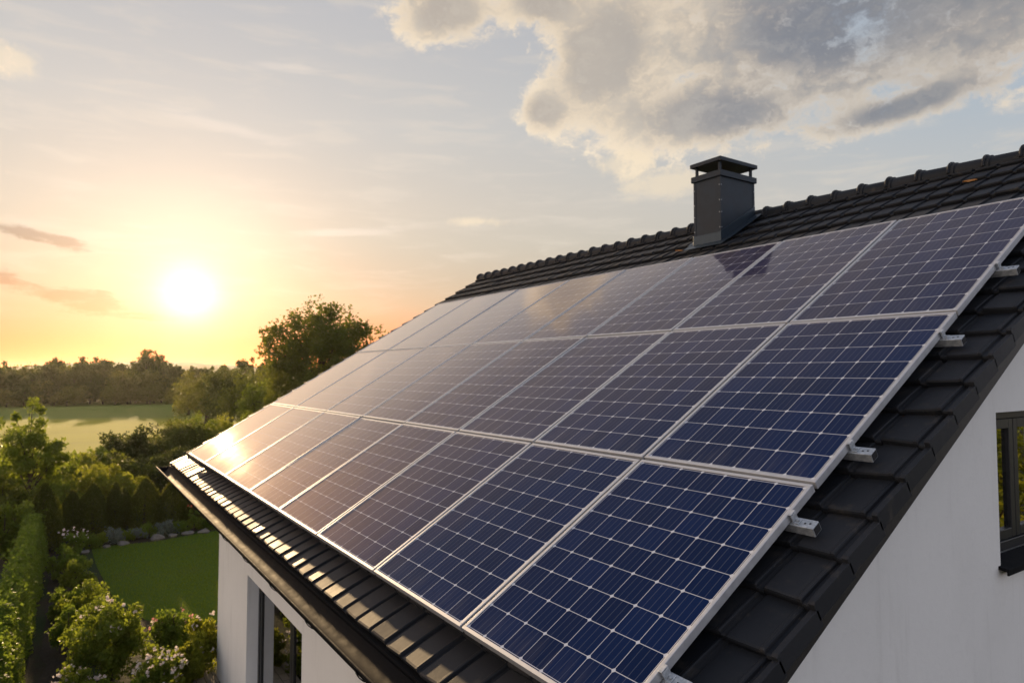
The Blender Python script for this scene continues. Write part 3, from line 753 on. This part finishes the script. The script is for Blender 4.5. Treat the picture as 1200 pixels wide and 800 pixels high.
# ------------------------------------------------------------------ plants
def leaf_quads(C, size, r, elong=1.7, upright=0.0, fold=.25):
    n = len(C); a = r.normal(size=(n, 3)); a[:, 2] += upright*1.5
    a /= np.linalg.norm(a, axis=1)[:, None]
    b = np.cross(a, r.normal(size=(n, 3))); b /= np.linalg.norm(b, axis=1)[:, None]+1e-9
    nn = np.cross(a, b); s = size[:, None]
    V = np.stack([C-a*s*.5, C+b*s*.5/elong+nn*s*fold*.3, C+a*s*.5, C-b*s*.5/elong+nn*s*fold*.3], 1).reshape(-1, 3)
    return V, np.arange(4*n).reshape(-1, 4)
def clumps(cent, rad, n, r, shell=.45):
    """n leaves per clump centre, gathered towards each clump's outside"""
    k = len(cent); d = r.normal(size=(k, n, 3)); d /= np.linalg.norm(d, axis=2)[..., None]
    q = shell+(1-shell)*r.uniform(0, 1, (k, n, 1))**.6
    return (cent[:, None, :] + d*q*rad[:, None, None]*r.uniform(.55, 1.1, (k, n, 1))).reshape(-1, 3)
def crown_centres(k, rx, ry, rz, r, hollow=.35, lump=.25, egg=0.0):
    d = r.normal(size=(k, 3)); d /= np.linalg.norm(d, axis=1)[:, None]
    q = (hollow+(1-hollow)*r.uniform(0, 1, k)**.5)*(1+r.normal(0, lump, k).clip(-.45, .45))
    P = d*q[:, None]; P[:, :2] *= (1-egg*P[:, 2:3])
    return P*np.array([rx, ry, rz])
def mesh_leaves(name, C, size, mat, parent, r, **kw):
    V, F = leaf_quads(C, size, r, **kw); return link(name, np_mesh(name, V, F), mat, parent)
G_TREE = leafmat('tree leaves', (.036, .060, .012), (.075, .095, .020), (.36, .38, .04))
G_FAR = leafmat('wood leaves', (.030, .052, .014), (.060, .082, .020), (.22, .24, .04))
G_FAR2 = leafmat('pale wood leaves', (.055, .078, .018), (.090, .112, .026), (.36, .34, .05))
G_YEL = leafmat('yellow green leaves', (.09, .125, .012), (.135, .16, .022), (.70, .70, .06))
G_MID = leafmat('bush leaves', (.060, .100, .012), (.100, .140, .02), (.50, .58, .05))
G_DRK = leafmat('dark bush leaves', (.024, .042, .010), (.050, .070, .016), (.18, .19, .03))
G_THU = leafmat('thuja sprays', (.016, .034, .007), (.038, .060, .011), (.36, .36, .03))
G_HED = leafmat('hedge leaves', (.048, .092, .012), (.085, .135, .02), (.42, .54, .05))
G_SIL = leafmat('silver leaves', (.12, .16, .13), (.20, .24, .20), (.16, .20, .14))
FL_W = m_flower((.72, .60, .56), (.80, .74, .70), 'pale blossom'); FL_P = m_flower((.62, .22, .22), (.75, .45, .42), 'pink blossom')
FL_R = m_flower((.50, .06, .03), (.60, .14, .06), 'red blossom')

def tree(name, x, y, h, rx, label, cat, group=None, mat=G_TREE, k=60, n=90, leaf=.1, base=.25, rz=None, seed=0, trunk=.12, gap=.35, egg=.15, hollow=.3, lump=.22, limbs=14, upright=0.0, crad=.20):
    r = np.random.default_rng(seed); root = empty(name, (x, y, 0), label, cat, group)
    zc = h*(base+1)/2; rz = rz or h*(1-base)/2
    P = crown_centres(k, rx*.84, rx*.84, rz*.86, r, hollow, lump, egg); P[:, 2] += zc
    P[:, 2] = np.minimum(P[:, 2], h-.04*h)
    tb = MB()
    bend = r.normal(0, .04*h, (3, 2))
    tp = [(0, 0, -.05), (bend[0, 0]*.3, bend[0, 1]*.3, h*.18), (bend[1, 0]*.5, bend[1, 1]*.5, h*.42), (bend[2, 0]*.6, bend[2, 1]*.6, h*.66), (bend[2, 0]*.7, bend[2, 1]*.7, h*.9)]
    tb.tube(tp, [trunk*1.25, trunk, trunk*.72, trunk*.42, trunk*.1], 8)
    idx = r.permutation(k)[:limbs]
    for i in idx:
        e = Vector(P[i]); zst = min(h*.8, max(h*.12, e.z*r.uniform(.45, .75)))
        f = zst/(h*.9); j = min(3, int(f*4)); st = Vector(tp[j]).lerp(Vector(tp[j+1]), .5); st.z = zst
        m_ = st.lerp(e, .5)+Vector((0, 0, .05*h))
        tb.tube([st, m_, e], [trunk*.34, trunk*.2, trunk*.06], 5)
    tb.build('trunk', BARK, root, 0, 180)
    rad = rx*crad*r.uniform(.6, 1.45, k)
    C = clumps(P, rad, n, r); keep = r.uniform(size=len(C)) > gap*.4; C = C[keep]; C = C[C[:, 2] > .04*h]
    mesh_leaves('crown', C, leaf*r.uniform(.6, 1.35, len(C)), mat, root, r, upright=upright)
    return root
def copy_tree(root, x, y, sc, rz, zs=1.0, label=None):
    c = root.copy(); COL.objects.link(c); c.location = (x, y, 0); c.rotation_euler = (0, 0, rz); c.scale = (sc, sc, sc*zs)
    if label: c['label'] = label
    for ch_ in root.children:
        q = ch_.copy(); COL.objects.link(q); q.parent = c
    return c
def spot(px, D):                            # plain polar ground position: bearing (as seen from the standpoint) and distance
    a = YAW+math.atan((px-600)/788.1)
    return CAM.x-D*math.cos(a), CAM.y+D*math.sin(a), D*math.cos(a-YAW)
def height(py, depth): return CAM.z+(436.2-py)*depth/788.1

# big roadside tree behind the house
x, y, dp = spot(376, 46)
tree('broad_tree', x, y, height(345, dp), 4.5, 'broad loose crowned tree standing alone beyond the far roof edge', 'tree', None, G_TREE, 330, 120, .22, .05, seed=29, trunk=.32, gap=.3, egg=.05, hollow=.30, lump=.07, limbs=40, crad=.15)
# trees of the wood beyond the field
WG = 'trees of the distant wood'
protos = []
WLAB = ['rounded dark tree in the distant wood behind the field', 'tall narrow dark tree in the distant wood behind the field',
        'low wide paler tree in the distant wood behind the field', 'ragged open crowned tree in the distant wood behind the field']
for i, (hh, rx, mat, bs, lp) in enumerate([(7.2, 3.3, G_FAR, .08, .18), (8.0, 2.4, G_FAR, .08, .18), (5.6, 3.4, G_FAR2, .05, .22), (7.6, 2.9, G_FAR, .2, .33)]):
    protos.append(tree('wood_tree', 0, 0, hh, rx, WLAB[i], 'tree', WG, mat, 62, 66, .40, .03, egg=.30, seed=40+i, trunk=.11, gap=.5, lump=lp, limbs=10, crad=.25))
rw = np.random.default_rng(77); used = [False]*4; cnt = 0
for row, (D0, hs, npx) in enumerate([(123, .50, 46), (127, .80, 34), (134, .95, 38), (142, 1.02, 38)]):
    for i in range(npx):
        px = -230+i*(600/npx)+rw.normal(0, 4.5); 
        if px > 345: continue
        D = D0+rw.normal(0, 2.2) - (10 if px > 160 else 0)*(px-160)/160
        k = int(rw.choice(4, p=[.36, .22, .24, .18])) if row > 1 else int(rw.choice(4, p=[.34, .10, .46, .10])) if row else int(rw.choice([0, 2]))
        x, y, dp = spot(px, D); sc = hs*rw.uniform(.82, 1.12)
        prof_h = 1.06 if px < 25 else .93 if px < 75 else 1.0 if px < 140 else 1.05 if px < 195 else .90
        sc *= prof_h
        if not used[k]:
            o = protos[k]; used[k] = True; o.location = (x, y, 0); o.scale = (sc*(1.5 if not row else 1), sc*(1.5 if not row else 1), sc); o.rotation_euler[2] = rw.uniform(0, 6)
        else: copy_tree(protos[k], x, y, sc*(1.5 if not row else 1), rw.uniform(0, 6.28), rw.uniform(.92, 1.1)/(1.5 if not row else 1))
# nearer trees to the right of the field
MG = 'trees between the field and the house'
for i, (px, D, top, rx, mat, lab) in enumerate([
        (243, 72, 437, 3.2, G_FAR2, 'golden backlit bushy tree at right edge of the field'),
        (272, 64, 433, 3.0, G_FAR, 'dark rounded tree right of the golden bushy tree by the field'),
        (222, 88, 449, 2.6, G_FAR2, 'small golden tree at the far corner of the field'),
        (300, 58, 440, 2.8, G_TREE, 'mid green tree just left of the broad tree'),
        (322, 52, 436, 2.4, G_MID, 'leafy tree tucked against the foot of the broad tree')]):
    x, y, dp = spot(px, D); tree('field_tree', x, y, height(top, dp), rx, lab, 'tree', MG, mat, 60, 90, .26, .08, seed=90+i, trunk=.15, limbs=10, crad=.25)
# belt of bushes on the near side of the field
BG = 'bushes between the garden and the field'
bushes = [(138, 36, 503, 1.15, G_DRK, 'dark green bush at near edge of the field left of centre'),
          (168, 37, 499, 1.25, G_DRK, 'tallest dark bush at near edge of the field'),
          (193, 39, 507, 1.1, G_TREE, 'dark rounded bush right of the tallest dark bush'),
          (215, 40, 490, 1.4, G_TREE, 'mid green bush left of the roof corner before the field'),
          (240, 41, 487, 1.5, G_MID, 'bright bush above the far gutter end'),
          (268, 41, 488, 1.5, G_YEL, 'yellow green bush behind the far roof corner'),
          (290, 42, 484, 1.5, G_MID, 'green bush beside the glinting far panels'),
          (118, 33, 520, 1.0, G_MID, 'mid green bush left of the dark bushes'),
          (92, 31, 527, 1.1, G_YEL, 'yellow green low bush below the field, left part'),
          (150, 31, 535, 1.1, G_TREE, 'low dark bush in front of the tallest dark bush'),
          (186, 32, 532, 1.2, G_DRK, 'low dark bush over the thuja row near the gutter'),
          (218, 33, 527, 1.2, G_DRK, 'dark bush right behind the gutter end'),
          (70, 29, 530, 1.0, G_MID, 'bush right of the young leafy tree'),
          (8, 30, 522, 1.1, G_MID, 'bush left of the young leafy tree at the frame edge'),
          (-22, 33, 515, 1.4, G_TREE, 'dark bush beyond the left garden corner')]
for i, (px, D, top, rx, mat, lab) in enumerate(bushes):
    x, y, dp = spot(px, D)
    tree('bush', x, y, height(top, dp), rx, lab, 'bush', BG, mat, 46, 105, .15, .02, seed=120+i, trunk=.05, limbs=8, gap=.3, lump=.25, crad=.30)
# young tree and its neighbours behind the thuja row
x, y, dp = spot(38, 26.5)
tree('young_tree', x, y, height(468, dp), 1.05, 'young leafy tree rising above the garden on the left', 'tree', None, G_MID, 70, 95, .13, .15, seed=201, trunk=.07, gap=.5, lump=.3, limbs=22, upright=.4, crad=.22)
NG = 'yellow green shrubs behind the thujas'
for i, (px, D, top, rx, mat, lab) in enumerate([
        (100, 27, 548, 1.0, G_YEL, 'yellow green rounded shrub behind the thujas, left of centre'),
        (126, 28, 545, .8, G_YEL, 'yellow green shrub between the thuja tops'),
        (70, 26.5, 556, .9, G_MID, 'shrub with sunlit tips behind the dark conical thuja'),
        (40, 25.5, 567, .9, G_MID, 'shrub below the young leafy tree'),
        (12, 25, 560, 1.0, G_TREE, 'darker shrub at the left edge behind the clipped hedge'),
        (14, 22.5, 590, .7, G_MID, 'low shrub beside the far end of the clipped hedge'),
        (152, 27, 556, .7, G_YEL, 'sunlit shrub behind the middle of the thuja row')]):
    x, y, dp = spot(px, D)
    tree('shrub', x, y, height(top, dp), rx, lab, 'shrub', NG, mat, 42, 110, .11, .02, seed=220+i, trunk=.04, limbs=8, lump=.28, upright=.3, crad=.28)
# thuja row
def thuja(px, D, top, wpx, label, seed):
    x, y, dp = spot(px, D); h = height(top, dp); w = wpx*dp/788.1/2*.88; r = np.random.default_rng(seed)
    root = empty('thuja', (x, y, 0), label, 'thuja', 'clipped thujas behind the lawn')
    tb = MB(); tb.tube([(0, 0, 0), (.02, 0, h*.5), (0, .01, h*.93)], [.05, .035, .01], 7); tb.build('trunk', BARK, root)
    n = 8000; z = r.uniform(0.02, 1, n)**.85; a = r.uniform(0, 2*np.pi, n)
    prof_ = np.where(z < .16, .82+z*1.1, np.clip(1-(np.clip(z-.16, 0, 1)/.85)**2.0, 0.03, 1)**.8)
    lob = 1+.13*np.sin(a*3+seed)+.07*np.sin(a*7+z*9+seed)
    rr = w*prof_*lob*(.66+.36*r.uniform(size=n)**.5)
    C = np.stack([rr*np.cos(a), rr*np.sin(a), z*h+r.normal(0, .02, n)], 1)
    m = int(n*.04); tips = C[z > .55][:m].copy(); tips[:, 2] += r.uniform(0, .09, len(tips)); C = np.concatenate([C, tips])
    mesh_leaves('crown', C, .07*r.uniform(.6, 1.4, len(C)), G_THU, root, r, elong=2.3, upright=1.0)
for i, (px, D, top, w, lab) in enumerate([
        (57, 22.8, 566, 46, 'broad dark thuja at left end of the row beside the path'),
        (90, 24.4, 574, 30, 'small thuja right of the broad left one'),
        (114, 24.3, 566, 38, 'dark thuja above the silvery border plants'),
        (140, 24.6, 565, 24, 'slimmest thuja in the middle of the row'),
        (149, 25.4, 572, 26, 'half hidden thuja behind the slimmest one'),
        (174, 24.6, 560, 42, 'tall broad thuja left of the gutter end'),
        (206, 24.8, 564, 46, 'thuja under the far gutter end'),
        (238, 25.0, 566, 44, 'thuja partly hidden behind the gutter'),
        (268, 25.2, 566, 44, 'thuja almost wholly hidden behind the roof corner')]): thuja(px, D, top, w, lab, 300+i)
# clipped hedge and loose shrubs along the path
r = np.random.default_rng(9)
hx0, hx1, hy, hw, hh = -21.2, -7.5, -2.42, .27, 1.08
hedge = empty('clipped_hedge', ((hx0+hx1)/2, hy, 0), 'long clipped green hedge along the left side of the path', 'hedge')
hedge.rotation_euler = (0, 0, -.020)
n = 52000; t = r.uniform(0, 1, n); a = r.uniform(0, 1, n)
ox = (t-.5)*(hx1-hx0); side = r.uniform(-1, 1, n)
per = r.uniform(0, 1, n)*(2*hh+2*hw)
yy = np.where(per < hh, -hw, np.where(per < hh+2*hw, -hw+(per-hh), hw)); zz = np.where(per < hh, per, np.where(per < hh+2*hw, hh, per-hh-2*hw))
yy = yy*(1-.62*(zz/hh)**1.3)*(1+.12*np.sin(ox*2.1)+.09*np.sin(ox*5.3+zz*4)); zz = zz-.09*(np.abs(yy)/hw)**3*(zz > hh*.9)+(.07*np.sin(ox*3.3)+.05*np.sin(ox*7.1+1))*(zz > hh*.7)+.03*np.sin(ox*8)*(zz > .5)
C = np.stack([ox+r.normal(0, .04, n), yy+r.normal(0, .035, n), np.clip(zz+r.normal(0, .035, n), .02, 9)], 1)
ns = 2600; sp_ = np.stack([r.uniform(-.5, .5, ns)*(hx1-hx0), r.normal(0, .10, ns), hh+r.exponential(.06, ns)], 1); sp_[:, 0] = np.round(sp_[:, 0]*2.6)/2.6+r.normal(0, .06, ns); C = np.concatenate([C, sp_]); n = len(C)
mesh_leaves('foliage', C, .062*r.uniform(.6, 1.4, n), G_HED, hedge, r, elong=1.5)
tb = MB()
for i in range(28):
    xq = (i/27-.5)*(hx1-hx0-.3); tb.tube([(xq, 0, 0), (xq+.03, .02, .45), (xq, 0, .9)], [.025, .02, .01], 6)
tb.build('stems', BARK, hedge)
PG = 'loose shrubs between the path and the lawn'
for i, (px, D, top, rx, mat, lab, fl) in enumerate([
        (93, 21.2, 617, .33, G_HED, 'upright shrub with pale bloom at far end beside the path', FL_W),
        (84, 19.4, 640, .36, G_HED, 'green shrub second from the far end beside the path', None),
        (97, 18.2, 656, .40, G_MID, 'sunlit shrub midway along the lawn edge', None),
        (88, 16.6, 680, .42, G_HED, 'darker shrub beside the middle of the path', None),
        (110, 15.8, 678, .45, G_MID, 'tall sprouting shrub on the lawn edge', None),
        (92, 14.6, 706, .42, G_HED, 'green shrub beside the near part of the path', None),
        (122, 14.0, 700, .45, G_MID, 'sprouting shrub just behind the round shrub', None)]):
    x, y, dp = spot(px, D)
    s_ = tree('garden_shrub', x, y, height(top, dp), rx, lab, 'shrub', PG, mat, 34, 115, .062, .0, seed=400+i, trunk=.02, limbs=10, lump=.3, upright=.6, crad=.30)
    if fl:
        rr = np.random.default_rng(500+i); hh_ = height(top, dp); P = crown_centres(26, rx, rx, hh_*.2, rr, .8, .1); P[:, 2] += hh_*.86
        f_ = mesh_leaves('blossoms', P, .07*rr.uniform(.7, 1.3, len(P)), fl, s_, rr, elong=1.0); f_['kind'] = 'stuff'
def flower_shrub(px, D, top, rx, label, mat, fl, nf, seed, leaf=.055, k=60, n=120, up=.5, fsz=.055, fmin=.35):
    x, y, dp = spot(px, D); h = height(top, dp); r = np.random.default_rng(seed)
    root = tree('flowering_shrub' if nf else 'round_shrub', x, y, h, rx, label, 'shrub', 'shrubs beside the terrace', mat, k, n, leaf, .0, seed=seed, trunk=.025, limbs=14, lump=.2, upright=up, crad=.26)
    if nf:
        P = crown_centres(nf*4, rx*.98, rx*.98, h*.52, r, .92, .06); P[:, 2] += h*.5; P = P[P[:, 2] > h*fmin]
        P = P[r.permutation(len(P))[:nf]]
        Q = np.repeat(P, 5, 0)+r.normal(0, .02, (len(P)*5, 3))
        f_ = mesh_leaves('blossoms', Q, fsz*r.uniform(.6, 1.2, len(Q)), fl, root, r, elong=1.05); f_['kind'] = 'stuff'
    return root
flower_shrub(140, 12.6, 699, .62, 'big round shrub with sunlit top beside the lawn', G_MID, FL_W, 14, 601, k=80, n=150, leaf=.06, fmin=.6)
flower_shrub(196, 11.4, 756, .40, 'shrub covered in pale pink blossom at the terrace edge', G_MID, FL_W, 55, 602, n=100, fsz=.05)
flower_shrub(98, 11.2, 776, .40, 'low shrub with whitish blossom at bottom of the garden', G_MID, FL_W, 45, 603, n=100, fsz=.05)
flower_shrub(212, 13.6, 708, .42, 'dark shrub with a few pink blossoms on the lawn edge', G_HED, FL_P, 12, 604, fsz=.045)
flower_shrub(247, 12.4, 718, .38, 'yellow green spiky shrub against the house corner', G_YEL, FL_W, 12, 605, up=1.4)
flower_shrub(228, 12.0, 745, .30, 'small green shrub next to the house corner', G_YEL, None, 0, 606, up=.8)
flower_shrub(128, 11.3, 790, .36, 'low dark shrub between the two blossoming shrubs', G_HED, None, 0, 607)
flower_shrub(165, 11.0, 792, .30, 'low green shrub left of the pale pink blossom', G_HED, None, 0, 608)
# border along the far lawn edge: low plants and stones
EG = 'low plants along the far lawn edge'
for i, (px, D, rx, h, mat, lab) in enumerate([
        (112, 22.6, .26, .36, G_HED, 'low green border plant at left end of the lawn edge'),
        (124, 22.8, .24, .38, G_MID, 'low border plant left of the silvery one'),
        (139, 22.9, .30, .46, G_SIL, 'silvery leaved plant at the lawn edge'),
        (156, 23.1, .26, .34, G_HED, 'flat green plant right of the silvery one'),
        (166, 23.2, .28, .36, G_SIL, 'second grey green plant right of the silvery one'),
        (180, 23.3, .30, .44, G_HED, 'border plant in front of the tall broad thuja'),
        (198, 23.4, .32, .46, G_SIL, 'pale plant left of the red blossom at the lawn edge'),
        (216, 23.5, .30, .40, G_HED, 'border plant under the red blossom'),
        (233, 23.6, .30, .44, G_MID, 'border plant below the far gutter'),
        (250, 23.6, .30, .40, G_HED, 'last border plant before the house corner')]):
    x, y, dp = spot(px, D)
    tree('border_plant', x, y, h, rx, lab, 'plant', EG, mat, 18, 60, .06, .0, seed=700+i, trunk=.012, limbs=5, crad=.4)
x, y, dp = spot(232, 23.4); s_ = tree('red_flower', x, y, .9, .22, 'tall plant with red blossom before the thujas', 'plant', None, G_HED, 16, 60, .06, .0, seed=730, trunk=.012, limbs=6)
rr = np.random.default_rng(4); P = rr.normal(0, .10, (16, 3))*np.array([1.2, 1.2, .6])+np.array([0, 0, .86]); f_ = mesh_leaves('blossoms', P, np.full(16, .06), FL_R, s_, rr, elong=1.1); f_['kind'] = 'stuff'
def rock(px, D, s, seed, lab):
    x, y, dp = spot(px, D); bm = bmesh.new(); bmesh.ops.create_icosphere(bm, subdivisions=3, radius=1); rr = random.Random(seed)
    ph = [rr.uniform(0, 6) for _ in range(6)]
    for v in bm.verts:
        p = v.co; k = 1+.14*math.sin(3*p.x+ph[0])+.13*math.sin(4*p.y+ph[1])+.10*math.sin(5*p.z+ph[2])+.05*math.sin(11*p.x+ph[3])+.05*math.sin(10*p.y+ph[4])
        v.co = Vector((p.x*s*1.1*k, p.y*s*k, p.z*s*.55*k))
    me = bpy.data.meshes.new('border_stone'); bm.to_mesh(me); bm.free()
    o = link('border_stone', me, material('field stone', m_rock), None, 0, 45); o.location = (x, y, s*.28); tag(o, lab, 'stone', 'stones edging the lawn')
for i, (px, D, s, lab) in enumerate([(106, 22.1, .16, 'stone at the left end of the lawn edge'), (131, 22.5, .14, 'stone left of the silvery plant'), (150, 22.6, .20, 'flat stone right of the silvery plant'),
        (189, 22.9, .24, 'largest pale stone on the far lawn edge'), (207, 23.0, .17, 'stone right of the largest pale one'), (225, 23.1, .20, 'stone under the red blossom'), (243, 23.2, .22, 'stone close to the house corner')]): rock(px, D, s*.72, 800+i, lab)

for i, (x, y, h, rx, lab) in enumerate([(5.5, 17.5, 5.2, 2.3, 'yellow green tree right of the house, mirrored in the gable window'), (9.5, 24.0, 6.5, 2.8, 'taller tree behind it right of the house, mirrored in the gable window'),
        (10.5, 18.5, 4.2, 2.2, 'low wide tree right of the house, mirrored in the gable window')]):
    tree('garden_tree', x, y, h, rx, lab, 'tree', 'trees right of the house', G_YEL if i != 1 else G_MID, 60, 90, .2, .08, seed=950+i, trunk=.12, limbs=10, crad=.26)
# ------------------------------------------------------------------ evening haze
mb = MB(); mb.box((-1800, -1800, -3), (1800, 1800, 20)); hz = mb.build('haze', None); hz['kind'] = 'stuff'
m = bpy.data.materials.new('haze air'); m.use_nodes = True; N = NT(m.node_tree); out = N.n('ShaderNodeOutputMaterial')
pv = N.n('ShaderNodeVolumePrincipled'); pv.inputs['Color'].default_value = (.96, .93, .88, 1); pv.inputs['Density'].default_value = .00008; pv.inputs['Anisotropy'].default_value = .72
N.set(out, 'Volume', pv.outputs[0]); hz.data.materials.append(m); m.cycles.homogeneous_volume = True
